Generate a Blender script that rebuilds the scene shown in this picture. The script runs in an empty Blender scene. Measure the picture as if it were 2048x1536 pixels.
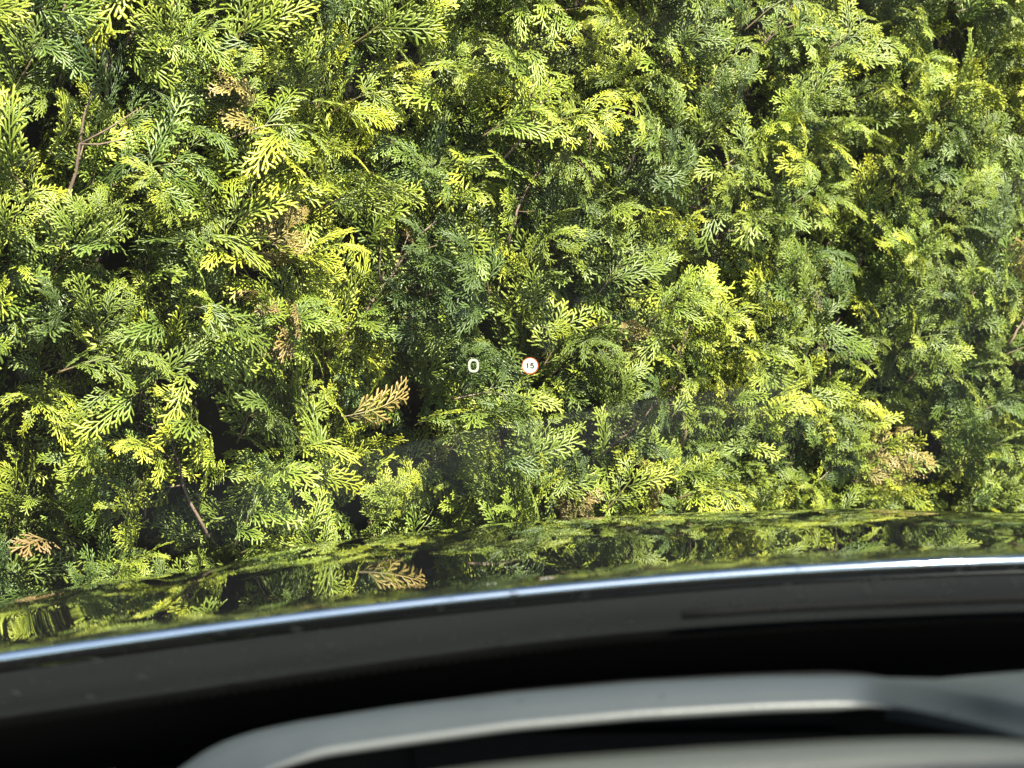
import bpy, bmesh, math, random
import numpy as np
from mathutils import Vector, Matrix, Quaternion

R = math.radians
SC = bpy.context.scene
COL = SC.collection
EYE = 1.25                      # height of the camera above the driveway

# ------------------------------------------------------------------ camera
FPX = 1487.0
PITCH = R(6.86)
cam = bpy.data.cameras.new('camera')
cam.sensor_width = 36.0
cam.lens = 36.0 * FPX / 1024.0
cam.clip_start = 0.02
cam.clip_end = 3000.0
cam.dof.use_dof = True
cam.dof.focus_distance = 2.25
cam.dof.aperture_fstop = cam.lens / 6.0
cam_o = bpy.data.objects.new('camera', cam)
cam_o.location = (0, 0, EYE)
cam_o.rotation_euler = (R(90) - PITCH, 0, 0)
COL.objects.link(cam_o)
SC.camera = cam_o

# ------------------------------------------------------------------ sky, sun, exposure
SUN_EL, SUN_AZ = R(52), R(151)          # azimuth clockwise from +Y
sun_dir = Vector((math.sin(SUN_AZ) * math.cos(SUN_EL), math.cos(SUN_AZ) * math.cos(SUN_EL), math.sin(SUN_EL)))
world = bpy.data.worlds.new('World')
SC.world = world
world.use_nodes = True
wn = world.node_tree
sky = wn.nodes.new('ShaderNodeTexSky')
sky.sky_type = 'NISHITA'
sky.sun_disc = False
sky.sun_elevation = SUN_EL
sky.sun_rotation = SUN_AZ
wn.links.new(sky.outputs[0], wn.nodes['Background'].inputs[0])
wn.nodes['Background'].inputs[1].default_value = 0.068
sun = bpy.data.lights.new('sun', 'SUN')
sun.energy = 5.0
sun.angle = R(0.53)
sun.color = (1.0, 0.935, 0.81)
sun_o = bpy.data.objects.new('sun', sun)
sun_o.rotation_euler = sun_dir.to_track_quat('Z', 'Y').to_euler()
sun_o.location = (0, 0, 20)
COL.objects.link(sun_o)
SC.view_settings.view_transform = 'Standard'
SC.view_settings.look = 'None'
SC.view_settings.gamma = 1.0
SC.view_settings.exposure = 2.0
SC.render.engine = 'CYCLES'
SC.cycles.max_bounces = 5
SC.cycles.transmission_bounces = 2
SC.cycles.glossy_bounces = 3
SC.cycles.transparent_max_bounces = 16
SC.cycles.diffuse_bounces = 1
SC.cycles.caustics_reflective = False
SC.cycles.caustics_refractive = False

# ------------------------------------------------------------------ helpers
_c, _s = math.cos(PITCH), math.sin(PITCH)
def at(px, py, Y):
    """world point seen at pixel (px,py) of the 1024x768 frame, Y metres ahead"""
    v = (384.0 - py) / FPX
    u = (px - 512.0) / FPX
    t = Y / (_c + v * _s)
    return Vector((u * t, Y, EYE + t * (-_s + v * _c)))

def mat(name):
    m = bpy.data.materials.new(name)
    m.use_nodes = True
    nt = m.node_tree
    return m, nt, nt.nodes['Principled BSDF'], nt.nodes['Material Output']

def principled(name, col, rough=0.5, spec=0.5, metal=0.0, bump=0.0, bscale=300.0, vary=0.0, vscale=8.0, coat=0.0):
    m, nt, b, out = mat(name)
    b.inputs['Base Color'].default_value = (*col, 1)
    b.inputs['Roughness'].default_value = rough
    b.inputs['Specular IOR Level'].default_value = spec
    b.inputs['Metallic'].default_value = metal
    b.inputs['Coat Weight'].default_value = coat
    tc = nt.nodes.new('ShaderNodeTexCoord')
    if vary:
        n = nt.nodes.new('ShaderNodeTexNoise'); n.inputs['Scale'].default_value = vscale; n.inputs['Detail'].default_value = 5
        nt.links.new(tc.outputs['Object'], n.inputs['Vector'])
        mx = nt.nodes.new('ShaderNodeMix'); mx.data_type = 'RGBA'
        nt.links.new(n.outputs['Fac'], mx.inputs[0])
        mx.inputs[6].default_value = (*[c * (1 - vary) for c in col], 1)
        mx.inputs[7].default_value = (*[min(1, c * (1 + vary)) for c in col], 1)
        nt.links.new(mx.outputs[2], b.inputs['Base Color'])
    if bump:
        n = nt.nodes.new('ShaderNodeTexNoise'); n.inputs['Scale'].default_value = bscale; n.inputs['Detail'].default_value = 3
        nt.links.new(tc.outputs['Object'], n.inputs['Vector'])
        bp = nt.nodes.new('ShaderNodeBump'); bp.inputs['Strength'].default_value = bump; bp.inputs['Distance'].default_value = 0.002
        nt.links.new(n.outputs['Fac'], bp.inputs['Height'])
        nt.links.new(bp.outputs[0], b.inputs['Normal'])
    return m

def thin_fresnel(nt):
    """two-sided Schlick reflectance of a thin pane"""
    g = nt.nodes.new('ShaderNodeNewGeometry'); d = nt.nodes.new('ShaderNodeVectorMath'); d.operation = 'DOT_PRODUCT'
    nt.links.new(g.outputs['Incoming'], d.inputs[0]); nt.links.new(g.outputs['Normal'], d.inputs[1])
    prev = d.outputs['Value']
    for op, v, first in (('ABSOLUTE', 0, True), ('SUBTRACT', 1.0, False), ('POWER', 5.0, True), ('MULTIPLY', .6, True), ('ADD', .02, True)):
        n = nt.nodes.new('ShaderNodeMath'); n.operation = op; n.use_clamp = True
        if first: nt.links.new(prev, n.inputs[0]); n.inputs[1].default_value = v
        else: n.inputs[0].default_value = v; nt.links.new(prev, n.inputs[1])
        prev = n.outputs[0]
    return prev

def link(name, me, parent=None, smooth=True):
    o = bpy.data.objects.new(name, me)
    COL.objects.link(o)
    if parent: o.parent = parent
    if smooth and len(me.polygons):
        me.polygons.foreach_set('use_smooth', np.ones(len(me.polygons), dtype=bool))
    return o

def mesh_obj(name, verts, faces, m, parent=None, smooth=True):
    me = bpy.data.meshes.new(name)
    me.from_pydata([tuple(v) for v in verts], [], [tuple(f) for f in faces])
    me.materials.append(m)
    me.update()
    return link(name, me, parent, smooth)

def empty(name, loc=(0, 0, 0)):
    o = bpy.data.objects.new(name, None)
    o.empty_display_size = 0.1
    o.location = loc
    COL.objects.link(o)
    return o

def grid_faces(nr, nc, flip=False):
    F = []
    for i in range(nr - 1):
        for j in range(nc - 1):
            a = i * nc + j
            q = (a, a + 1, a + nc + 1, a + nc)
            F.append(q[::-1] if flip else q)
    return F

def grid_obj(name, P, m, parent=None, flip=False, thick=0.0):
    """P: array rows x cols x 3 (world). thick closes it into a shell."""
    nr, nc = P.shape[:2]
    o = mesh_obj(name, P.reshape(-1, 3), grid_faces(nr, nc, flip), m, parent)
    if thick:
        md = o.modifiers.new('solid', 'SOLIDIFY'); md.thickness = thick; md.offset = -1
    return o

def tube(pts, rad, nseg=8, closed=False):
    """verts, faces of a tube along pts with radii rad"""
    pts = [Vector(p) for p in pts]; n = len(pts)
    V, F = [], []
    prev = None
    for i, p in enumerate(pts):
        if closed: t = pts[(i + 1) % n] - pts[i - 1]
        else: t = pts[min(i + 1, n - 1)] - pts[max(i - 1, 0)]
        t.normalize()
        a = prev if prev else (Vector((0, 0, 1)) if abs(t.z) < .9 else Vector((1, 0, 0)))
        a = (a - t * a.dot(t)).normalized(); b = t.cross(a); prev = a
        r = rad[i] if hasattr(rad, '__len__') else rad
        for k in range(nseg):
            an = 2 * math.pi * k / nseg
            V.append(p + (a * math.cos(an) + b * math.sin(an)) * r)
    for i in range(n if closed else n - 1):
        for k in range(nseg):
            a = i * nseg + k; b = i * nseg + (k + 1) % nseg
            c = ((i + 1) % n) * nseg + (k + 1) % nseg; d = ((i + 1) % n) * nseg + k
            F.append((a, b, c, d))
    if not closed:
        F.append(tuple(range(nseg))[::-1]); F.append(tuple((n - 1) * nseg + k for k in range(nseg)))
    return V, F

def box(lo, hi):
    x0, y0, z0 = lo; x1, y1, z1 = hi
    V = [(x0, y0, z0), (x1, y0, z0), (x1, y1, z0), (x0, y1, z0), (x0, y0, z1), (x1, y0, z1), (x1, y1, z1), (x0, y1, z1)]
    F = [(3, 2, 1, 0), (4, 5, 6, 7), (0, 1, 5, 4), (1, 2, 6, 5), (2, 3, 7, 6), (3, 0, 4, 7)]
    return V, F

def smooth_interp(x, xk, yk, sig, step=0.002):
    """piecewise-linear table blurred by a gaussian of width sig"""
    xk = np.asarray(xk, float); yk = np.asarray(yk, float)
    xs = np.arange(xk[0] - 6 * sig, xk[-1] + 6 * sig, step)
    ys = np.interp(xs, xk, yk)
    h = int(4 * sig / step) + 1
    k = np.exp(-.5 * ((np.arange(-h, h + 1) * step) / sig) ** 2); k /= k.sum()
    ys = np.convolve(np.pad(ys, h, mode='edge'), k, 'valid')
    return np.interp(x, xs, ys)

# ------------------------------------------------------------------ ground
asphalt = principled('asphalt', (.055, .054, .052), .9, .3, bump=.8, bscale=180, vary=.35, vscale=40)
soil = principled('soil', (.075, .055, .038), .95, .2, bump=1.0, bscale=60, vary=.5, vscale=25)
g = mesh_obj('driveway', [(-900, -900, 0), (900, -900, 0), (900, 900, 0), (-900, 900, 0)], [(0, 1, 2, 3)], asphalt, smooth=False)
g['kind'] = 'structure'

# hedge face: passes through A, runs along HD, faces the car along HN
HA = np.array([-.64, 1.98])
HD = np.array([.775, .632]); HD /= np.linalg.norm(HD)
HN = np.array([HD[1], -HD[0]])
def hp(s, d, z):
    """s metres along the hedge from A, d metres out of its face towards the car, z height"""
    p = HA + HD * s + HN * d
    return np.array([p[0], p[1], z])
S0, S1, HH = -1.2, 4.4, 2.5
rs = np.random.RandomState(5)
nb = 60
sv = np.linspace(S0 - .5, S1 + .6, nb)
bedV = []
for k, s in enumerate(sv):
    for d, z in ((.05 + .03 * rs.rand(), .004), (-.1, .05 + .02 * rs.rand()), (-.6, .06 + .02 * rs.rand()), (-1.2, .004)):
        bedV.append(hp(s, d, z))
sb = mesh_obj('hedge_bed_soil', bedV, grid_faces(nb, 4, True), soil)
sb['kind'] = 'structure'

# ------------------------------------------------------------------ hedge foliage
def foliage_material():
    m, nt, b, out = mat('thuja_leaf')
    N = nt.nodes.new; L = nt.links.new
    oi = N('ShaderNodeObjectInfo')
    age = N('ShaderNodeAttribute'); age.attribute_name = 'age'
    def math_(op, a, bb=None, clamp=False):
        n = N('ShaderNodeMath'); n.operation = op; n.use_clamp = clamp
        for i, v in enumerate((a, bb)):
            if v is None: continue
            if isinstance(v, (int, float)): n.inputs[i].default_value = v
            else: L(v, n.inputs[i])
        return n.outputs[0]
    nz = N('ShaderNodeTexNoise'); nz.inputs['Scale'].default_value = 4.5; nz.inputs['Detail'].default_value = 1
    L(oi.outputs['Location'], nz.inputs['Vector'])
    patch = math_('MULTIPLY', math_('SUBTRACT', nz.outputs['Fac'], .5), 2.0)
    youth = math_('ADD', math_('ADD', math_('MULTIPLY', oi.outputs['Random'], .65), .26), patch, True)
    tipf = math_('MULTIPLY', math_('POWER', age.outputs['Fac'], 1.3), youth, True)
    ramp = N('ShaderNodeValToRGB'); r = ramp.color_ramp
    r.elements[0].position = 0; r.elements[0].color = (.052, .085, .018, 1)
    r.elements[1].position = 1; r.elements[1].color = (.58, .56, .030, 1)
    for p, c in ((.2, (.135, .185, .024, 1)), (.5, (.29, .335, .030, 1)), (.78, (.46, .475, .034, 1))):
        e = r.elements.new(p); e.color = c
    L(tipf, ramp.inputs[0])
    # a cooler, bluish share of the shoots
    r2 = math_('FRACT', math_('MULTIPLY', oi.outputs['Random'], 37.7))
    cool = N('ShaderNodeMix'); cool.data_type = 'RGBA'; cool.blend_type = 'MULTIPLY'
    L(math_('MULTIPLY', math_('GREATER_THAN', r2, .72), .5), cool.inputs[0]); L(ramp.outputs[0], cool.inputs[6]); cool.inputs[7].default_value = (.78, .95, 1.2, 1)
    # browned shoots
    r3 = math_('FRACT', math_('MULTIPLY', oi.outputs['Random'], 91.3))
    deadm = math_('MULTIPLY', math_('GREATER_THAN', r3, .989), math_('POWER', age.outputs['Fac'], .6))
    dead = N('ShaderNodeMix'); dead.data_type = 'RGBA'
    L(math_('MULTIPLY', deadm, .85), dead.inputs[0]); L(cool.outputs[2], dead.inputs[6]); dead.inputs[7].default_value = (.30, .17, .08, 1)
    # woody axis
    wood = N('ShaderNodeAttribute'); wood.attribute_name = 'wood'
    wd = N('ShaderNodeMix'); wd.data_type = 'RGBA'
    L(wood.outputs['Fac'], wd.inputs[0]); L(dead.outputs[2], wd.inputs[6]); wd.inputs[7].default_value = (.16, .11, .06, 1)
    tc = N('ShaderNodeTexCoord')
    fine = N('ShaderNodeTexNoise'); fine.inputs['Scale'].default_value = 420; fine.inputs['Detail'].default_value = 2
    L(tc.outputs['Object'], fine.inputs['Vector'])
    hv = N('ShaderNodeHueSaturation')
    L(wd.outputs[2], hv.inputs['Color']); L(math_('ADD', math_('MULTIPLY', fine.outputs['Fac'], .7), .65), hv.inputs['Value'])
    L(hv.outputs[0], b.inputs['Base Color'])
    b.inputs['Roughness'].default_value = .36
    b.inputs['Specular IOR Level'].default_value = .6
    bp = N('ShaderNodeBump'); bp.inputs['Strength'].default_value = .5; bp.inputs['Distance'].default_value = .001
    L(fine.outputs['Fac'], bp.inputs['Height']); L(bp.outputs[0], b.inputs['Normal'])
    tr = N('ShaderNodeBsdfTranslucent'); L(hv.outputs[0], tr.inputs['Color'])
    mx = N('ShaderNodeMixShader'); mx.inputs[0].default_value = .10
    L(b.outputs[0], mx.inputs[1]); L(tr.outputs[0], mx.inputs[2]); L(mx.outputs[0], out.inputs['Surface'])
    return m
LEAF = foliage_material()
BARK = principled('twig_bark', (.17, .12, .085), .85, .3, bump=.6, bscale=120, vary=.45, vscale=60)

def spray_data(seed, L=.15, bend=.9, wide=.052):
    """a flat pinnate frond: axis, side branchlets, their branchlets; grows along +X, faces +Z, droops to -Z"""
    r = random.Random(seed)
    V, F, AG, WD = [], [], [], []
    def place(p):                     # bend the flat drawing into an arch
        x, y, z = p
        th = bend * max(x, 0) / L
        th2 = th * (max(x, 0) / L) ** .6 * .7
        return (x * (1 - .10 * th2 * th2), y, z - x * math.sin(th2) * .75 - 2.2 * y * y)
    def ribbon(p0, ang, ln, w, th, a0, a1, w0=0., curl=0., nz=0., n=3):
        base = len(V)
        x, y = p0[0], p0[1]; z = p0[2]
        stations = []
        marks = [0., .38, .80, 1.] if n == 3 else [i / n for i in range(n + 1)]
        for i in range(n + 1):
            t = marks[i]
            stations.append((x, y, z, ang, t))
            dt = marks[min(i + 1, n)] - t
            x += math.cos(ang) * ln * dt; y += math.sin(ang) * ln * dt; z += nz * ln * dt
            ang += curl * dt
        for (x, y, z, a, t) in stations[:-1]:
            ww = w * (.55 + .55 * min(1., t * 1.6 + .12) * (1. if n < 9 else .7))
            nx, ny = -math.sin(a), math.cos(a)
            for (k, q) in ((1, 0), (0, 1), (-1, 0), (0, -1)):
                V.append(place((x + nx * ww * .5 * k, y + ny * ww * .5 * k, z + q * th * .5)))
                AG.append(a0 + (a1 - a0) * t); WD.append(w0)
        x, y, z, a, t = stations[-1]
        V.append(place((x, y, z))); AG.append(a1); WD.append(w0)
        for i in range(n - 1):
            for k in range(4):
                A = base + i * 4 + k; B = base + i * 4 + (k + 1) % 4
                F.append((A, B, B + 4, A + 4))
        e = base + n * 4
        for k in range(4):
            F.append((base + (n - 1) * 4 + k, base + (n - 1) * 4 + (k + 1) % 4, e))
        return stations
    side = r.choice((-1, 1))
    sway = r.uniform(-.25, .25)
    axis = ribbon((0, 0, 0), -sway * .4, L, .0030, .0016, .1, .95, 0., sway, 0., 14)
    # brown base of the axis
    for i in range(len(V)):
        t = i / len(V); WD[i] = max(0., .85 - 2.2 * t)
    x = L * .07
    while x < L * .97:
        t = x / L
        side = -side
        env = wide * (1 - t) ** .62 * min(1, .45 + t * 3.2) + .011
        ln = env * r.uniform(.72, 1.15)
        i = min(13, int(t * 14)); fr = t * 14 - i
        p0 = [axis[i][k] + (axis[i + 1][k] - axis[i][k]) * fr for k in range(3)]
        a = axis[i][3] + side * r.uniform(.62, .92)
        nz = r.uniform(-.22, .16)
        ns = max(3, int(ln / .009))
        st = ribbon(p0, a, ln, .0040, .0016, .1 + .55 * t, .75 + .25 * t, 0., -side * r.uniform(.1, .45), nz, ns)
        s2 = side
        y = .007
        while y < ln * .95:
            q = y / ln; s2 = -s2
            l2 = min(.0205, (ln - y) * .75 + .007) * r.uniform(.7, 1.15) * (1 if q > .1 else .7)
            j = min(ns - 1, int(q * ns)); f2 = q * ns - j
            p1 = [st[j][k] + (st[j + 1][k] - st[j][k]) * f2 for k in range(3)]
            ribbon(p1, st[j][3] + s2 * r.uniform(.5, .82), l2, r.uniform(.0040, .0054), .0018,
                   .15 + .5 * t + .25 * q, min(1, .55 + .4 * max(t, q)), 0., -s2 * .25, nz + r.uniform(-.25, .2), 3)
            y += r.uniform(.0060, .0086)
        x += r.uniform(.0074, .0112)
    return np.array(V, np.float32), F, np.array(AG, np.float32), np.array(WD, np.float32)
def leaf_mesh(name, pieces):
    """pieces: (verts, faces, age, wood) joined into one mesh"""
    n = 0; FF = []
    for V, F, A, W in pieces:
        FF += [tuple(i + n for i in f) for f in F]; n += len(V)
    me = bpy.data.meshes.new(name)
    me.from_pydata(np.concatenate([p[0] for p in pieces]).tolist(), [], FF)
    me.materials.append(LEAF)
    for nm, k in (('age', 2), ('wood', 3)):
        at_ = me.attributes.new(nm, 'FLOAT', 'POINT'); at_.data.foreach_set('value', np.concatenate([p[k] for p in pieces]).astype(np.float32))
    me.polygons.foreach_set('use_smooth', np.ones(len(me.polygons), dtype=bool))
    me.update()
    return me
BASE = [spray_data(10 + i, L=.105 + .045 * ((i * 7) % 5) / 4, bend=.45 + 1.9 * ((i * 5) % 7) / 6, wide=.030 + .022 * ((i * 3) % 4) / 3) for i in range(12)]
def shoot_mesh(seed, L, nsp, arch):
    """a leading shoot: thin stem with sprays to either side and one at its tip; grows along +X, faces +Z, arches to -Z"""
    r = random.Random(seed); pieces = []; pts = []; frames = []
    p = Vector((0, 0, 0)); pitch = 0.; yaw = r.uniform(-.15, .15); n = 16
    for i in range(n + 1):
        d = Vector((math.cos(pitch) * math.cos(yaw), math.cos(pitch) * math.sin(yaw), -math.sin(pitch)))
        pts.append(p.copy()); frames.append((p.copy(), d.copy()))
        p = p + d * (L / n); pitch += arch / n * (2 * i / n); yaw += r.gauss(0, .05)
    V, F = tube(pts, [.0019 * (1 - .6 * i / n) for i in range(n + 1)], 5)
    t_ = np.repeat(np.linspace(0, 1, n + 1), 5)
    pieces.append((np.array([list(v) for v in V], np.float32), F, (.15 + .5 * t_), np.clip(1.1 - 1.5 * t_, 0, 1)))
    side = r.choice((-1, 1))
    for k in range(nsp + 1):
        f = .10 + .86 * k / nsp
        i = min(n, int(f * n)); p, d = frames[i]; side = -side
        lat = Vector((0, 0, 1)).cross(d).normalized(); nrm = d.cross(lat).normalized()
        if k == nsp: ax = d
        else: ax = (d * r.uniform(.55, .95) + lat * side * r.uniform(.55, 1.0) + nrm * r.uniform(-.1, .55)).normalized()
        fn = (nrm + lat * r.gauss(0, .4) + Vector((0, 0, .25))); fn = (fn - ax * fn.dot(ax)).normalized()
        yv = fn.cross(ax)
        M = np.array(Matrix((ax, yv, fn)).transposed())
        sc_ = (.88 if k < nsp else .72) * r.uniform(.72, 1.1) * (1 - .38 * abs(f - .4) / .6)
        V, F, A, W = BASE[r.randrange(len(BASE))]
        pieces.append(((V * sc_) @ M.T.astype(np.float32) + np.array(p, np.float32), F, np.clip(A * (.75 + .35 * f), 0, 1), W * .7))
    return leaf_mesh('leaf_shoot', pieces)
SPRAYS = [leaf_mesh('leaf_spray', [d]) for d in BASE]
NSP = len(SPRAYS)
SPRAYS += [shoot_mesh(200 + i, .13 + .06 * ((i * 5) % 6) / 5, 6 + (i % 3), .25 + 1.3 * ((i * 3) % 5) / 4) for i in range(12)]
NV = len(SPRAYS)

hedge = empty('hedge', tuple(hp(1.5, -.3, .05)))
hedge['label'] = 'tall clipped evergreen conifer hedge with yellow-green feathery sprays behind the bonnet'
hedge['category'] = 'hedge'
hloc = Vector(hedge.location)

from mathutils import noise as mnoise
def face_offset(s, z):
    """lumps and hollows of the hedge face"""
    a = mnoise.noise(Vector((s * 1.9, z * 1.1, 3.3))) * .085 + mnoise.noise(Vector((s * 5.2, z * 4.2, 9.1))) * .065 + mnoise.noise(Vector((s * 11, z * 10, 1.7))) * .05
    crease = 0.
    for sc_, w, dep, ph in ((1.94, .055, .16, .3), (2.75, .06, .12, 1.1), (.62, .05, .07, 2.0), (-.02, .05, .07, 0.7)):
        q = s - sc_ - .05 * math.sin(z * 3 + ph) + .08 * (z - 1.2)
        crease += dep * math.exp(-(q / w) ** 2)
    return a - crease

rnd = random.Random(77)
up = Vector((0, 0, 1)); hn = Vector((HN[0], HN[1], 0)); hd = Vector((HD[0], HD[1], 0))
items = []           # (loc, quat, scale, variant)
def add_spray(s, z, dep, front=True, size=(.62, 1.05), shoot=False):
    off = face_offset(s, z)
    p = Vector(hp(s, off - dep, z))
    nrm = hn if front else -hn
    if not front: p = Vector(hp(s, -1.05 + dep - off, z))
    ax = nrm * rnd.uniform(.25, 1.0) + up * rnd.uniform(-.25, .95) + hd * rnd.gauss(0, .62)
    if shoot: ax = nrm * rnd.uniform(.15, .75) + up * rnd.uniform(.25, 1.0) + hd * rnd.gauss(0, .5)
    ax.normalize()
    fv = nrm * rnd.uniform(.2, 1.0) + up * rnd.uniform(.1, 1.0) + hd * rnd.gauss(.1, .45)
    fv = (fv - ax * fv.dot(ax))
    if fv.length < .05: fv = up - ax * up.dot(ax)
    fv.normalize()
    yv = fv.cross(ax)
    q = Matrix((ax, yv, fv)).transposed().to_quaternion()
    q = q @ Quaternion((1, 0, 0), rnd.gauss(0, .45))
    items.append((p, q, rnd.uniform(*size), rnd.randrange(NSP, NV) if shoot else rnd.randrange(NSP)))

area = (S1 - S0) * HH
for k in range(int(area * 230)):
    add_spray(rnd.uniform(S0, S1), rnd.uniform(.0, HH), .05 + rnd.random() ** 1.2 * .15, True, (.55, 1.0), True)
for k in range(int(area * 160)):
    add_spray(rnd.uniform(S0, S1), rnd.uniform(.05, HH), .03 + rnd.random() ** 1.3 * .14, True, (.5, .95))
for k in range(int(area * 110)):
    add_spray(rnd.uniform(S0, S1), rnd.uniform(.0, HH), rnd.uniform(.17, .30), True, (.7, 1.15), True)
for k in range(int(area * 90)):
    add_spray(rnd.uniform(S0, S1), rnd.uniform(.0, HH), rnd.uniform(.06, .16), False, (.9, 1.3), True)
for k in range(int((S1 - S0) * 130)):            # the flat top
    add_spray(rnd.uniform(S0, S1), HH + rnd.uniform(-.15, -.05), rnd.uniform(.05, 1.0), True, (1.0, 1.4), True)
# the ones that show largest: in frame, near the face, nearest the camera first
def screen(p):
    y, z = p.y, p.z - EYE
    d = y * _c - z * _s
    return 512 + FPX * p.x / d, 384 - FPX * (y * _s + z * _c) / d, d
cand = []
for i, (p, q, sc_, v) in enumerate(items):
    tip = p + (q @ Vector((.09, 0, -.02))) * sc_
    u, w, d = screen(tip)
    if -10 < u < 1034 and -10 < w < 600 - u * .08:
        t2 = tip - Vector((HA[0], HA[1], 0))
        out_ = t2.dot(hn)
        cand.append((d / sc_ * (1.25 if v < NSP else .8) - 6.0 * (out_ - face_offset(t2.dot(hd), tip.z)), i))
cand.sort()
chosen = set(i for _, i in cand[:300])
for i in sorted(chosen):
    p, q, sc_, v = items[i]
    o = bpy.data.objects.new('leaf_spray' if v < NSP else 'leaf_shoot', SPRAYS[v])
    o.parent = hedge
    o.location = p - hloc
    o.rotation_mode = 'QUATERNION'; o.rotation_quaternion = q
    o.scale = (sc_,) * 3
    COL.objects.link(o)
rest = [it for i, it in enumerate(items) if i not in chosen]

# everything else of the foliage: one object, sprays scattered by geometry nodes
proto = bpy.data.collections.new('spray_kinds')
for k, me in enumerate(SPRAYS):
    proto.objects.link(bpy.data.objects.new('spray_kind_%02d' % k, me))
pm = bpy.data.meshes.new('foliage')
pm.from_pydata([tuple(p - hloc) for p, q, s_, v in rest], [], [])
pm.materials.append(LEAF)
a_ = pm.attributes.new('turn', 'FLOAT_VECTOR', 'POINT')
eul = np.array([list(q.to_euler()) for p, q, s_, v in rest], np.float32); a_.data.foreach_set('vector', eul.ravel())
a_ = pm.attributes.new('size', 'FLOAT', 'POINT'); a_.data.foreach_set('value', np.array([s_ for p, q, s_, v in rest], np.float32))
a_ = pm.attributes.new('kind_index', 'INT', 'POINT'); a_.data.foreach_set('value', np.array([v for p, q, s_, v in rest], np.int32))
fo = link('foliage', pm, hedge, False)
fo['kind'] = 'stuff'
ng = bpy.data.node_groups.new('scatter_sprays', 'GeometryNodeTree')
ng.interface.new_socket('Geometry', in_out='INPUT', socket_type='NodeSocketGeometry')
ng.interface.new_socket('Geometry', in_out='OUTPUT', socket_type='NodeSocketGeometry')
gi = ng.nodes.new('NodeGroupInput'); go = ng.nodes.new('NodeGroupOutput')
ci = ng.nodes.new('GeometryNodeCollectionInfo'); ci.inputs[0].default_value = proto
ci.inputs['Separate Children'].default_value = True; ci.inputs['Reset Children'].default_value = True
ip = ng.nodes.new('GeometryNodeInstanceOnPoints'); ip.inputs['Pick Instance'].default_value = True
def named(nm, dt):
    n = ng.nodes.new('GeometryNodeInputNamedAttribute'); n.data_type = dt; n.inputs[0].default_value = nm
    return n.outputs[0]
ng.links.new(gi.outputs[0], ip.inputs['Points'])
ng.links.new(ci.outputs[0], ip.inputs['Instance'])
ng.links.new(named('kind_index', 'INT'), ip.inputs['Instance Index'])
er = ng.nodes.new('FunctionNodeEulerToRotation')
ng.links.new(named('turn', 'FLOAT_VECTOR'), er.inputs[0]); ng.links.new(er.outputs[0], ip.inputs['Rotation'])
ng.links.new(named('size', 'FLOAT'), ip.inputs['Scale'])
ng.links.new(ip.outputs[0], go.inputs[0])
fo.modifiers.new('scatter', 'NODES').node_group = ng

# dark core added inside the hedge to block sky leaks and darken gaps
inner_m = principled('dark_core_fill', (.030, .026, .018), .95, .1, bump=1.0, bscale=90, vary=.6, vscale=35)
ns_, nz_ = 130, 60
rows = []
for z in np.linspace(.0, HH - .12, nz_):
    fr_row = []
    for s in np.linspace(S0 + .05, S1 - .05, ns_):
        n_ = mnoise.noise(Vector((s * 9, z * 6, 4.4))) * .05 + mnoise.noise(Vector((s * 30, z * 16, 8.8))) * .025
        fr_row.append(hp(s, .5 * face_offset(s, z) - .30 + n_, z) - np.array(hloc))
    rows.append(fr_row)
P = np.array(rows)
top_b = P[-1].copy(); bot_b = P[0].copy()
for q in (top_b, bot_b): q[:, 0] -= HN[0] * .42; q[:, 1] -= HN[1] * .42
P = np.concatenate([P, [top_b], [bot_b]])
inner = grid_obj('dark_core', P, inner_m, hedge, flip=True)

# stems and bare twigs
def twig_mesh(seed, L, r0):
    r = random.Random(seed); pts = []; x = y = 0.
    for i in range(9):
        t = i / 8
        pts.append((x, y, L * t)); x += r.gauss(.0, L * .022) + L * .012; y += r.gauss(0, L * .02)
    V, F = tube(pts, [r0 * (1 - .65 * i / 8) for i in range(9)], 6)
    for b in range(5):                                  # short side spurs
        i = r.randrange(2, 8); p = Vector(pts[i]); an = r.uniform(0, 6.28)
        e = p + Vector((math.cos(an), math.sin(an), r.uniform(.5, 1.3))) * L * r.uniform(.10, .22)
        v2, f2 = tube([p, (p + e) / 2 + Vector((0, 0, -.003)), e], [r0 * .4, r0 * .32, r0 * .16], 5)
        n0 = len(V); V += v2; F += [tuple(n0 + k for k in f) for f in f2]
    me = bpy.data.meshes.new('twig'); me.from_pydata([tuple(v) for v in V], [], F); me.materials.append(BARK)
    me.polygons.foreach_set('use_smooth', np.ones(len(me.polygons), dtype=bool)); me.update()
    return me
TW = [twig_mesh(i, .24, .0034) for i in range(6)]
def add_twig(p, lean_s, lean_n, sc_):
    u_, v_, d_ = screen(Vector(p))
    if abs(u_ - 505) < 70 and -90 < v_ - 366 < 260: return        # none in front of the display
    o = bpy.data.objects.new('twig', rnd.choice(TW)); o.parent = hedge
    o.location = Vector(p) - hloc
    d = (up + hd * lean_s + hn * lean_n).normalized()
    o.rotation_mode = 'QUATERNION'; o.rotation_quaternion = d.to_track_quat('Z', 'Y') @ Quaternion((0, 0, 1), rnd.uniform(0, 6.28))
    o.scale = (sc_, sc_, sc_ * rnd.uniform(.8, 1.3)); COL.objects.link(o)
for k in range(36):
    s = rnd.uniform(-.25, 3.0); z = rnd.uniform(.75, 1.55)
    add_twig(hp(s, face_offset(s, z) - rnd.uniform(.05, .13), z), rnd.gauss(.1, .45), rnd.uniform(.0, .5), rnd.uniform(.6, 1.25))
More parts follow.
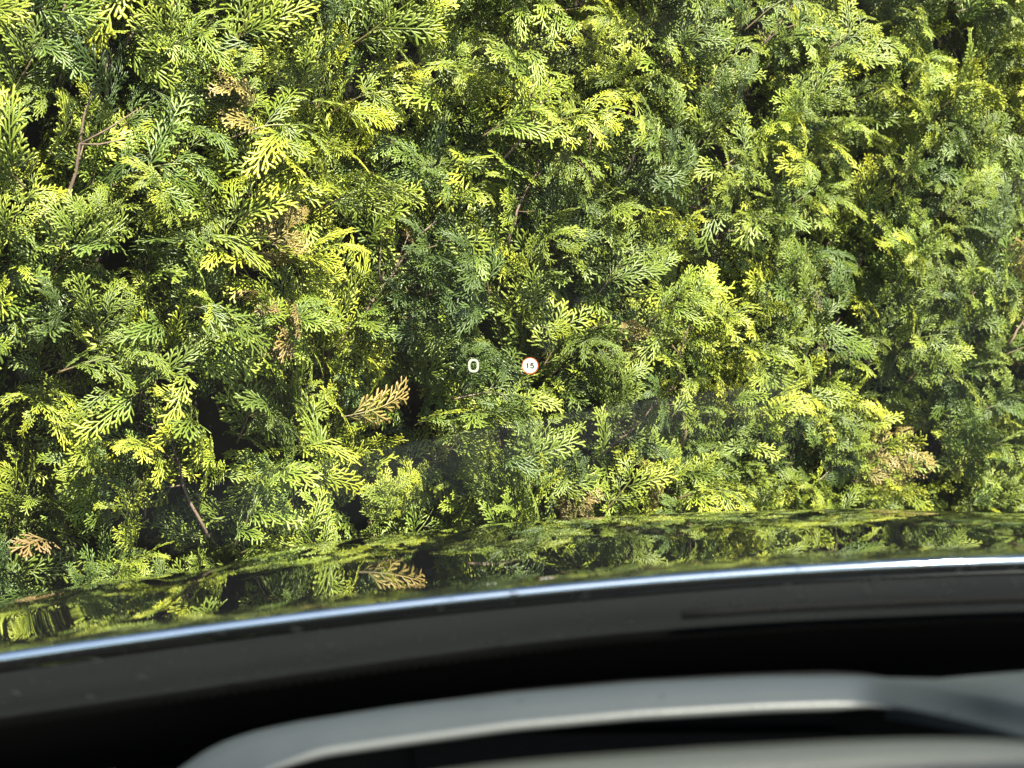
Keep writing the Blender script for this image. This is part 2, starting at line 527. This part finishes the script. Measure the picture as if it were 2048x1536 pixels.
for k in range(9):
    s = S0 + .4 + k * .58 + rnd.uniform(-.08, .08); pts = []
    p = Vector(hp(s, -.5 + rnd.uniform(-.08, .08), .0))
    for i in range(12):
        pts.append(tuple(p - hloc)); p = p + Vector((rnd.gauss(0, .02), rnd.gauss(0, .02), .21))
    V, F = tube(pts, [.045 * (1 - .075 * i) for i in range(12)], 9)
    mesh_obj('stem', V, F, BARK, hedge)

# ------------------------------------------------------------------ the car
XC = .40                                     # centre line of the car
car = empty('car', (XC, 0.2, 0.0))
car['label'] = 'black car seen from its driver seat, glossy bonnet mirroring the hedge'
car['category'] = 'car'
CO = Vector(car.location)
def part(o, parent=car):
    """keep world placement while parenting to the car (or to a part without own transform)"""
    o.parent = parent
    if parent is car: o.location = o.location - CO
    return o

paint, nt, b, out = mat('black_paint')
b.inputs['Base Color'].default_value = (.006, .0065, .008, 1)
b.inputs['Roughness'].default_value = .03
b.inputs['Specular IOR Level'].default_value = .62
b.inputs['Coat Weight'].default_value = .6; b.inputs['Coat Roughness'].default_value = .002
tc = nt.nodes.new('ShaderNodeTexCoord')
dn = nt.nodes.new('ShaderNodeTexNoise'); dn.inputs['Scale'].default_value = 60; dn.inputs['Detail'].default_value = 6
nt.links.new(tc.outputs['Object'], dn.inputs['Vector'])
mr = nt.nodes.new('ShaderNodeMapRange'); mr.inputs[1].default_value = .35; mr.inputs[2].default_value = .75; mr.inputs[3].default_value = .002; mr.inputs[4].default_value = .018
nt.links.new(dn.outputs['Fac'], mr.inputs[0]); nt.links.new(mr.outputs[0], b.inputs['Roughness'])
on = nt.nodes.new('ShaderNodeTexNoise'); on.inputs['Scale'].default_value = 45; on.inputs['Detail'].default_value = 1
nt.links.new(tc.outputs['Object'], on.inputs['Vector'])
ob = nt.nodes.new('ShaderNodeBump'); ob.inputs['Strength'].default_value = .004; ob.inputs['Distance'].default_value = .004
nt.links.new(on.outputs['Fac'], ob.inputs['Height']); nt.links.new(ob.outputs[0], b.inputs['Normal']); nt.links.new(ob.outputs[0], b.inputs['Coat Normal'])

plastic = principled('black_plastic', (.0034, .0039, .004), .8, .05, bump=.3, bscale=500, vary=.2, vscale=30)
rubber = principled('rubber', (.004, .004, .004), .8, .05)
dash_m = principled('dash_plastic', (.028, .034, .0375), .5, .35, bump=.25, bscale=900, vary=.08, vscale=20)
black_m = principled('recess_black', (.006, .006, .006), .7, .15)
leather = principled('wheel_leather', (.036, .040, .036), .5, .35, bump=.3, bscale=700, vary=.08, vscale=25)

T = [0, .008, .016, .026, .036, .061, .12, .2, .244, .282, .324, .376, .443, .54, .708, .85, 1.0, 1.10, 1.18, 1.25, 1.29]
SL = [2.5, 4.5, 5.9, 6.8, 7.3, 7.85, 7.9, 7.84, 7.81, 8.06, 8.57, 9.2, 9.8, 10.5, 11.3, 12.2, 14.5, 19, 28, 45, 65]
tt = np.linspace(0, 1.29, 2581)
sd = np.interp(tt, T, SL)
kern = np.hanning(49); kern /= kern.sum()
sd = np.convolve(np.pad(sd, 24, mode='edge'), kern, 'valid')
pf = -np.concatenate([[0], np.cumsum(np.tan(np.radians(sd[:-1])) * np.diff(tt))])
prof = lambda t: np.interp(t, tt, pf)
XK = [-.6, -.52, -.46, -.42, -.39, -.36, -.32, -.26, -.18, -.08, 0.0, .15, .3, .40]
KK = [-.0351, -.0351, -.0266, -.0211, -.0172, -.013, -.0085, -.0199, -.0141, -.0099, -.0078, -.0022, .0015, .0012]
mirror = lambda x: np.where(x > XC, 2 * XC - x, x)
yr = lambda x: 1.02 - .10 * ((x - XC) / .75) ** 2
ZR = [-.0336224, -.04311114, .06529536, -.25987527]
zr = lambda x: EYE + np.polyval(ZR, np.clip(mirror(x), -.6, .4))
gx = lambda x: 1 + .22 * (np.abs(x - XC) / .9) ** 4
kx = lambda x: smooth_interp(mirror(x), XK, KK, .013)
def skin(xs, ts):
    x = xs[None, :]; t = ts[:, None]
    y = yr(x) + t / gx(x)
    z = zr(x) + prof(t) - kx(x) * t
    return np.stack(np.broadcast_arrays(x, y, z), -1)
ts = np.concatenate([np.linspace(0, .1, 60)[:-1], np.linspace(.1, 1.0, 240)[:-1], np.linspace(1.0, 1.29, 50)])
def bonnet_rows(xs):
    main = skin(xs, ts)
    roll = []
    r = .0046
    e = main[0]
    for ph in np.radians(np.linspace(150, 3, 26)):
        p = e.copy(); p[:, 1] -= r * np.sin(ph); p[:, 2] -= r * (1 - np.cos(ph)); roll.append(p)
    under = roll[0].copy(); under[:, 1] += .03; under[:, 2] -= .012
    return np.concatenate([[under], roll]), main
bx = np.linspace(XC - .815, XC + .815, 420)
edge_metal = principled('sky_edge_metal', (.52, .61, .66), .03, .5, metal=1.0, vary=.08, vscale=90)  # metal put on the rolled bonnet edge so its sky reflection shows bright
edge, main = bonnet_rows(bx)
bon = part(grid_obj('bonnet', main, paint))
o = grid_obj('rear_edge_sky_strip', edge, edge_metal); o.parent = bon
o['label'] = 'rolled bonnet edge made metallic to catch the sky'
for sg in (-1, 1):
    fx = np.linspace(.819, .955, 50)
    drop = np.clip((fx - .84) / .115, 0, 1)
    xs = XC + sg * fx
    P = np.concatenate(bonnet_rows(xs))
    P[:, :, 2] -= (.10 * drop ** 3)[None, :]
    low = P[:, -1:, :].copy(); low[:, :, 2] = .42
    low[:, :, 0] += sg * .012
    P = np.concatenate([P, low], 1)
    part(grid_obj('wing', P, paint, flip=(sg < 0)))
# nose below the bonnet's front edge
fxs = np.linspace(XC - .93, XC + .93, 80)
fr = skin(fxs, np.array([1.285]))[0]
rows = []
for dz, dy in ((0, 0), (-.05, .012), (-.15, .02), (-.30, .02), (-.42, -.01)):
    q = fr.copy(); q[:, 1] += dy; q[:, 2] += dz; rows.append(q)
part(grid_obj('front_bumper', np.array(rows), plastic, flip=True))

# scuttle between bonnet and windscreen
FR_PX = [-160, -60, 75, 220, 360, 512, 600, 768, 900, 1024, 1150]
FR_PY = [744, 727, 707, 686, 665, 645, 635, 622, 616, 611, 608]
yf = lambda x: .87 - .09 * ((x - XC) / .75) ** 2
fxk, fzk = [], []
for px, py in zip(FR_PX, FR_PY):
    Y = .84
    for _ in range(30): Y = float(yf(at(px, py, Y).x))
    p = at(px, py, Y); fxk.append(p.x); fzk.append(p.z)
fxk.append(XC); fzk.append(fzk[-1] + .0006)
zf = lambda x: smooth_interp(mirror(x), fxk, fzk, .03)
RAKE = R(32)
def glass(x, w, off=0.):
    """point on the windscreen: x across, w metres up the glass from the dotted line, off metres inwards"""
    rk = RAKE + .06 * w
    return np.stack(np.broadcast_arrays(x, yf(x) - w * math.cos(RAKE) - off * math.sin(RAKE) + .05 * w * w * 0,
                                        zf(x) + w * math.sin(RAKE) - off * math.cos(RAKE)), -1)
cx = np.linspace(XC - .82, XC + .82, 160)
rows = [np.stack([cx, yr(cx) + .06, zr(cx) - .06], -1),
        np.stack([cx, yr(cx) + .012, zr(cx) - .030], -1),
        np.stack([cx, yr(cx) - .004, zr(cx) - .014], -1),
        np.stack([cx, yr(cx) - .012, zr(cx) - .0105], -1)]
gl = glass(cx, -.014, -.004)
for k in range(1, 9):
    a = rows[3]; f_ = k / 8
    q = a * (1 - f_) + gl * f_; q[:, 2] -= .004 * math.sin(math.pi * f_); rows.append(q)
rows.append(glass(cx, -.08, -.006))
part(grid_obj('scuttle_panel', np.array(rows), plastic, flip=True))

# windscreen
wsg, nt, b, out = mat('windscreen_glass')
nt.nodes.remove(b)
tr = nt.nodes.new('ShaderNodeBsdfTransparent'); tr.inputs[0].default_value = (.955, .975, .96, 1)
gl_ = nt.nodes.new('ShaderNodeBsdfGlossy'); gl_.inputs['Roughness'].default_value = .0
m1 = nt.nodes.new('ShaderNodeMixShader')
nt.links.new(thin_fresnel(nt), m1.inputs[0]); nt.links.new(tr.outputs[0], m1.inputs[1]); nt.links.new(gl_.outputs[0], m1.inputs[2])
du = nt.nodes.new('ShaderNodeBsdfTranslucent'); du.inputs[0].default_value = (.75, .78, .72, 1)
tc = nt.nodes.new('ShaderNodeTexCoord')
nz = nt.nodes.new('ShaderNodeTexNoise'); nz.inputs['Scale'].default_value = 5; nz.inputs['Detail'].default_value = 6
nt.links.new(tc.outputs['Object'], nz.inputs['Vector'])
mr = nt.nodes.new('ShaderNodeMapRange'); mr.inputs[1].default_value = .35; mr.inputs[2].default_value = .7; mr.inputs[3].default_value = .0015; mr.inputs[4].default_value = .005
nt.links.new(nz.outputs['Fac'], mr.inputs[0])
m2 = nt.nodes.new('ShaderNodeMixShader')
nt.links.new(mr.outputs[0], m2.inputs[0]); nt.links.new(m1.outputs[0], m2.inputs[1]); nt.links.new(du.outputs[0], m2.inputs[2])
nt.links.new(m2.outputs[0], out.inputs['Surface'])

gxs = np.linspace(XC - .80, XC + .80, 60)
ws = part(grid_obj('windscreen', np.array([glass(gxs, w) for w in np.linspace(-.15, .80, 32)]), wsg, flip=True))
# black printed border with its row of holes
frit = principled('frit_print', (.004, .004, .004), .6, .2)
V, F = [], []
def strip(w0, w1, x0, x1, n):
    xs = np.linspace(x0, x1, n); a = glass(xs, w0, .004); b_ = glass(xs, w1, .004); n0 = len(V)
    V.extend(a.tolist()); V.extend(b_.tolist())
    for i in range(n - 1): F.append((n0 + i, n0 + i + 1, n0 + n + i + 1, n0 + n + i))
strip(-.15, -.0078, XC - .8, XC + .8, 120)
strip(-.0026, 0, XC - .8, XC + .8, 120)
for k in range(262):
    x0 = XC - .79 + k * .006
    strip(-.0078, -.0026, x0, x0 + .0018, 2)
fo_ = mesh_obj('frit_band', V, F, frit); fo_.parent = ws
# dust and dried drops on the outside of the glass
dust_m = principled('dust', (.5, .5, .46), .9, .1)
V, F = [], []
rd = random.Random(4)
for k in range(420):
    low = k < 150
    x = rd.uniform(-.32, .42); w = rd.uniform(.002, .11) if low else rd.uniform(.1, .6)
    r_ = rd.uniform(.0004, .0010) * (3.2 if rd.random() < .25 else 1.3) * (1 if low else .45)
    c0 = glass(np.array(x), w, -.0015); cu = glass(np.array(x), w + .01, -.0015) - c0; cu /= np.linalg.norm(cu)
    n0 = len(V); nn = 7
    for i in range(nn):
        an = 6.2832 * i / nn; q = r_ * rd.uniform(.7, 1.2)
        V.append(tuple(c0 + cu * math.sin(an) * q * 1.2 + np.array([math.cos(an) * q, 0, 0])))
    F.append(tuple(range(n0, n0 + nn)))
ds = mesh_obj('dust_specks', V, F, dust_m, smooth=False); ds.parent = ws; ds['kind'] = 'stuff'

# wiper blade parked along the glass foot
V, F = tube([tuple(glass(np.array(x), .008 - .003 * k / 23, -.006)) for k, x in enumerate(np.linspace(.10, .66, 24))], .0028, 6)
part(mesh_obj('wiper_blade', V, F, rubber))

# dashboard body
dx = np.linspace(XC - .76, XC + .76, 80)
rows = []
for w, drop in ((-.145, 0),):
    rows.append(glass(dx, w, .008))
a = rows[0]
for Y, dz in ((.80, -.008), (.74, -.018), (.68, -.04), (.64, -.10), (.62, -.35), (.66, -.6)):
    q = a.copy(); q[:, 1] = Y; q[:, 2] = a[:, 2] + dz - .02; rows.append(q)
part(grid_obj('dashboard', np.array(rows), black_m, flip=False))

# instrument hood
COLS = np.linspace(120, 1150, 170)
B_ = ([100, 150, 182, 205, 225, 256, 300, 400, 512, 640, 762, 850, 900, 940, 1024, 1150], [830, 792, 767, 751, 741, 731, 721.5, 706, 693, 682, 676.3, 675.8, 678.5, 684, 698, 722])
L_ = ([100, 200, 260, 320, 400, 512, 640, 762, 859, 900, 950, 1000, 1150], [870, 805, 768, 748.5, 737, 722, 710.5, 703.5, 700.5, 703.5, 714, 726, 764])
BY = ([100, 865, 1000, 1150], [.705, .705, .622, .56])
LY = ([100, 250, 865, 1000, 1150], [.690, .688, .688, .618, .556])
rows = [[] for _ in range(13)]
for px in COLS:
    pb_ = at(px, float(smooth_interp(px, *B_, 9, 1)), float(smooth_interp(px, *BY, 12, 1)))
    pl_ = at(px, float(smooth_interp(px, *L_, 9, 1)), float(smooth_interp(px, *LY, 12, 1)))
    f0 = pb_ + Vector((0, .16, -.085)); f1 = pb_ + Vector((0, .07, -.033)); f2 = pb_ + Vector((0, .02, -.0085))
    mid1 = pb_.lerp(pl_, .33) + Vector((0, 0, .0009)); mid2 = pb_.lerp(pl_, .7) + Vector((0, 0, .0010))
    rr = .0022
    l1 = pl_ + Vector((0, -.0012, -.0006)); l2 = pl_ + Vector((0, -.0017, -.0019)); l3 = pl_ + Vector((0, -.0008, -.0034)); l4 = pl_ + Vector((0, .004, -.0044))
    i1 = pl_ + Vector((0, .03, -.004)); i2 = pl_ + Vector((0, .09, -.006)); i3 = pl_ + Vector((0, .10, -.2))
    for r_, p in zip(rows, (f0, f1, f2, pb_, mid1, mid2, pl_, l1, l2, l3, l4, i1, i2)): r_.append(list(p))
hood = part(grid_obj('instrument_hood', np.array(rows[:11]), dash_m, flip=False))
def blacken_back(o, ncols, nrows):                # hidden part behind the grey nose made matt black to weaken windscreen reflections
    o.data.materials.append(black_m)
    for i in range((ncols - 1) * nrows): o.data.polygons[i].material_index = 1
blacken_back(hood, len(COLS), 2)
lipm = principled('lip_highlight_grey', (.082, .088, .085), .38, .5, bump=.15, bscale=900)  # paler strip added along the lip, its tone standing in for a highlight
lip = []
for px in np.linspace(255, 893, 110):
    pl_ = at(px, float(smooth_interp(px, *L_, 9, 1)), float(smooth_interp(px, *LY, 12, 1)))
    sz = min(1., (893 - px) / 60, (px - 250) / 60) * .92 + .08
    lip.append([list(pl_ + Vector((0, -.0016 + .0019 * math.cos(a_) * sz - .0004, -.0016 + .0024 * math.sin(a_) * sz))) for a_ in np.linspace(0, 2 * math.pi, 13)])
lp = grid_obj('lip_highlight', np.array(lip).transpose(1, 0, 2), lipm); lp.parent = hood
rec = []
for px in COLS:
    pl_ = at(px, float(smooth_interp(px, *L_, 9, 1)), float(smooth_interp(px, *LY, 12, 1)))
    rec.append([list(pl_ + Vector((0, dy, dz))) for dy, dz in ((.004, -.0046), (.03, -.005), (.07, -.008), (.075, -.03), (.06, -.16))])
rc = grid_obj('instrument_recess', np.array(rec).transpose(1, 0, 2), black_m); rc.parent = hood
scr, nt, b, out = mat('display_glass')
b.inputs['Base Color'].default_value = (.004, .004, .005, 1); b.inputs['Roughness'].default_value = .5; b.inputs['Specular IOR Level'].default_value = .1
V, F = box((-.05, .744, EYE - .40), (.17, .750, EYE - .272)); dsp = mesh_obj('instrument_display', V, F, scr, smooth=False); dsp.parent = hood
# centre of the dashboard, running on towards the passenger
W_ = ([860, 915, 960, 1024, 1150], [684.0, 681.0, 676.5, 671.5, 664])
rows = [[] for _ in range(6)]
for px in np.linspace(885, 1400, 70):
    pu = at(px, float(smooth_interp(min(px, 1150), *W_, 9, 1)) - max(0, px - 1150) * .03, .725)
    pb_ = at(min(px, 1150), float(smooth_interp(min(px, 1150), *B_, 9, 1)), float(smooth_interp(min(px, 1150), *BY, 12, 1)) + .004)
    if px > 1150: pb_ = pb_ + Vector(((px - 1150) * .00046, 0, -.0)) 
    for r_, p in zip(rows, (pu + Vector((0, .14, -.07)), pu + Vector((0, .05, -.021)), pu, pu.lerp(pb_, .5) + Vector((0, 0, .0012)), pb_ + Vector((0, 0, -.001)), pb_ + Vector((0, -.002, -.02)))): r_.append(list(p))
blacken_back(part(grid_obj('dashboard_centre', np.array(rows), dash_m)), 70, 1)

# steering wheel: flat-topped rim, boss and three spokes
WC = Vector((.075, .40, EYE - .358)); WTILT = R(22); WTURN = R(3.4)
whl = empty('steering_wheel', tuple(WC)); part(whl)
wloc2 = Vector(WC)
def wpt(a, b_, h=0.):
    """point in the wheel's plane: a across, b_ up, h towards the driver"""
    a2 = a * math.cos(WTURN) - b_ * math.sin(WTURN); b2 = a * math.sin(WTURN) + b_ * math.cos(WTURN)
    return Vector((a2, -h * math.cos(WTILT) + b2 * math.sin(WTILT) , b2 * math.cos(WTILT) + h * math.sin(WTILT)))
def sup(an, A, Bh, n):
    c, s = math.cos(an), math.sin(an)
    return math.copysign(abs(c) ** (2 / n), c) * A, math.copysign(abs(s) ** (2 / n), s) * Bh
ring = []
for k in range(160):
    a, b_ = sup(2 * math.pi * k / 160, .192, .172, 4.5)
    ring.append(wpt(a, b_ + .006 * (1 - (a / .192) ** 2) * (1 if b_ > 0 else 0)))
V, F = tube(ring, .0165, 20, True)
o = mesh_obj('rim', V, F, leather); o.parent = whl
V, F = [], []
nb_ = 48
for h, sc_ in ((.0, 1.0), (.022, .97), (.034, .8), (.038, .4), (.0385, .02)):
    for k in range(nb_):
        a, b_ = sup(2 * math.pi * k / nb_, .082 * sc_, .066 * sc_, 2.6); V.append(wpt(a, b_ - .02, h))
for i in range(4):
    for k in range(nb_): F.append((i * nb_ + k, i * nb_ + (k + 1) % nb_, (i + 1) * nb_ + (k + 1) % nb_, (i + 1) * nb_ + k))
F.append(tuple(4 * nb_ + k for k in range(nb_)))
o = mesh_obj('hub', V, F, plastic); o.parent = whl
for (a0, b0, a1, b1) in ((-.07, -.02, -.185, -.01), (.07, -.02, .185, -.01), (0, -.07, 0, -.165)):
    V, F = tube([wpt(a0 + (a1 - a0) * t, b0 + (b1 - b0) * t, .008) for t in (0, .33, .66, 1)], [.022, .017, .014, .014], 10)
    o = mesh_obj('spoke', V, F, plastic); o.parent = whl
V, F = tube([wpt(0, -.02, .0), wpt(0, -.03, -.10), wpt(0, -.04, -.22)], [.045, .045, .05], 16)
o = mesh_obj('column_shroud', V, F, plastic); o.parent = whl

# cabin shell: pillars, roof rails, added glass roof, doors
cloth = principled('pillar_cloth', (.10, .10, .10), .9, .2, bump=.3, bscale=600)
for sg in (-1, 1):
    pts = [glass(np.array(XC + sg * .79), w) + np.array([0, 0, -.005]) for w in np.linspace(-.15, .82, 9)]
    V, F = tube([tuple(p) for p in pts], .032, 10); part(mesh_obj('windscreen_pillar', V, F, cloth))
    top = Vector(tuple(pts[-1]))
    V, F = tube([top, (top.x - sg * .04, -.4, top.z + .06), (top.x - sg * .05, -1.1, top.z + .05), (top.x - sg * .06, -1.9, top.z - .06)], .04, 10)
    part(mesh_obj('roof_rail', V, F, cloth))
    dxs = XC + sg * .90
    V, F = box((min(dxs, dxs + sg * .05), -1.9, .35), (max(dxs, dxs + sg * .05), .92, .98)); part(mesh_obj('door', V, F, paint, smooth=False))
hdr = glass(np.linspace(XC - .79, XC + .79, 20), .805)
V, F = tube([tuple(p) for p in hdr], .022, 10); part(mesh_obj('roof_header', V, F, cloth))
rg, nt, b, out = mat('added_roof_glass'); nt.nodes.remove(b)  # glass invented for the unseen roof so sun reaches dash and wheel
tr = nt.nodes.new('ShaderNodeBsdfTransparent'); tr.inputs[0].default_value = (.80, .83, .81, 1)
gg = nt.nodes.new('ShaderNodeBsdfGlossy'); gg.inputs['Roughness'].default_value = 0.
mm = nt.nodes.new('ShaderNodeMixShader')
nt.links.new(thin_fresnel(nt), mm.inputs[0]); nt.links.new(tr.outputs[0], mm.inputs[1]); nt.links.new(gg.outputs[0], mm.inputs[2]); nt.links.new(mm.outputs[0], out.inputs['Surface'])
rows = []
for Y, dz in ((None, .0), (.0, .035), (-.5, .062), (-1.1, .05), (-1.9, -.06)):
    q = glass(np.linspace(XC - .76, XC + .76, 20), .815); 
    if Y is not None: q[:, 1] = Y
    q[:, 2] = q[:, 2].max() + dz - .03 * ((q[:, 0] - XC) / .76) ** 2; rows.append(q)
part(grid_obj('added_glass_roof', np.array(rows), rg))
V, F = box((XC - .9, -1.9, .22), (XC + .9, .95, .30)); part(mesh_obj('floor_pan', V, F, cloth, smooth=False))
V, F = box((XC - .88, .955, .30), (XC + .88, .985, .86)); part(mesh_obj('bulkhead', V, F, black_m, smooth=False))

# ------------------------------------------------------------------ head-up display: image hanging 2.2 m ahead
def emit(name, col, strength, add):
    m, nt, b, out = mat(name); nt.nodes.remove(b)
    e = nt.nodes.new('ShaderNodeEmission'); e.inputs[0].default_value = (*col, 1); e.inputs[1].default_value = strength
    if add:
        t = nt.nodes.new('ShaderNodeBsdfTransparent'); a = nt.nodes.new('ShaderNodeAddShader')
        nt.links.new(e.outputs[0], a.inputs[0]); nt.links.new(t.outputs[0], a.inputs[1]); nt.links.new(a.outputs[0], out.inputs['Surface'])
    else: nt.links.new(e.outputs[0], out.inputs['Surface'])
    return m
HUDY = 2.15
white = emit('hud_white', (1, 1, .80), .4, False)
glow = emit('hud_glow', (1, 1, .78), .30, True)
red = emit('hud_red', (1, .16, .04), .24, True)
grey = emit('hud_grey', (.03, .05, .035), .5, False)
hc = at(502, 365.5, HUDY)
hud = empty('head_up_display', tuple(hc)); part(hud)
hud['label'] = 'glowing 0 and round 15 limit sign projected before the hedge'
px1 = HUDY / FPX / _c
fwd, upv = Vector((0, _c, -_s)), Vector((0, _s, _c))
def hpt(px, py, f=0.):                      # pixel offsets from (502,365.5) in the display plane
    return Vector(((px - 502) * px1, 0, 0)) + upv * ((365.5 - py) * px1) + fwd * f
def ring_mesh(name, outer, inner, m, f=0.):
    n = len(outer); V = [hpt(*p, f) for p in outer] + [hpt(*p, f) for p in inner]
    F = [(k, (k + 1) % n, n + (k + 1) % n, n + k) for k in range(n)]
    o = mesh_obj(name, V, F, m, hud, False)
    return o
def sq(cx_, cy_, a, b_, n, k=40): return [(cx_ + sup(2 * math.pi * i / k, a, b_, n)[0], cy_ + sup(2 * math.pi * i / k, a, b_, n)[1]) for i in range(k)]
ring_mesh('speed_numeral', sq(473.6, 365.6, 5.4, 6.8, 2.7), sq(473.6, 365.6, 3.2, 4.6, 2.7), glow)
ring_mesh('sign_ring', sq(530, 365.8, 8.6, 8.6, 2), sq(530, 365.8, 7.45, 7.45, 2), red)
V = [hpt(*p) for p in sq(530, 365.6, 7.5, 7.5, 2)]
mesh_obj('sign_face', V, [tuple(range(40))], white, hud, False)
def num(name, polys, parent=hud):
    V, F = [], []
    for poly in polys:
        n0 = len(V); V += [hpt(x, y, -.002) for x, y in poly]; F.append(tuple(range(n0, n0 + len(poly))))
    return mesh_obj(name, V, F, grey, parent, False)
def bar(x0, y0, x1, y1, w=1.3):
    d = Vector((x1 - x0, y1 - y0)); n_ = Vector((-d.y, d.x)).normalized() * w / 2
    return [(x0 + n_.x, y0 + n_.y), (x1 + n_.x, y1 + n_.y), (x1 - n_.x, y1 - n_.y), (x0 - n_.x, y0 - n_.y)]
num('sign_numeral', [bar(527.6, 363.2, 527.6, 368.2), bar(526.2, 364.3, 527.6, 363.5, .9)])
arc = [(531.0 + 1.75 * math.cos(a) + .9, 366.6 + 1.55 * math.sin(a)) for a in [R(d) for d in (-140, -100, -50, 0, 50, 100, 150)]]
num('sign_numeral', [bar(530.9, 363.6, 533.5, 363.6), bar(531.0, 363.2, 530.8, 366.0)] + [bar(*arc[i], *arc[i + 1]) for i in range(6)])
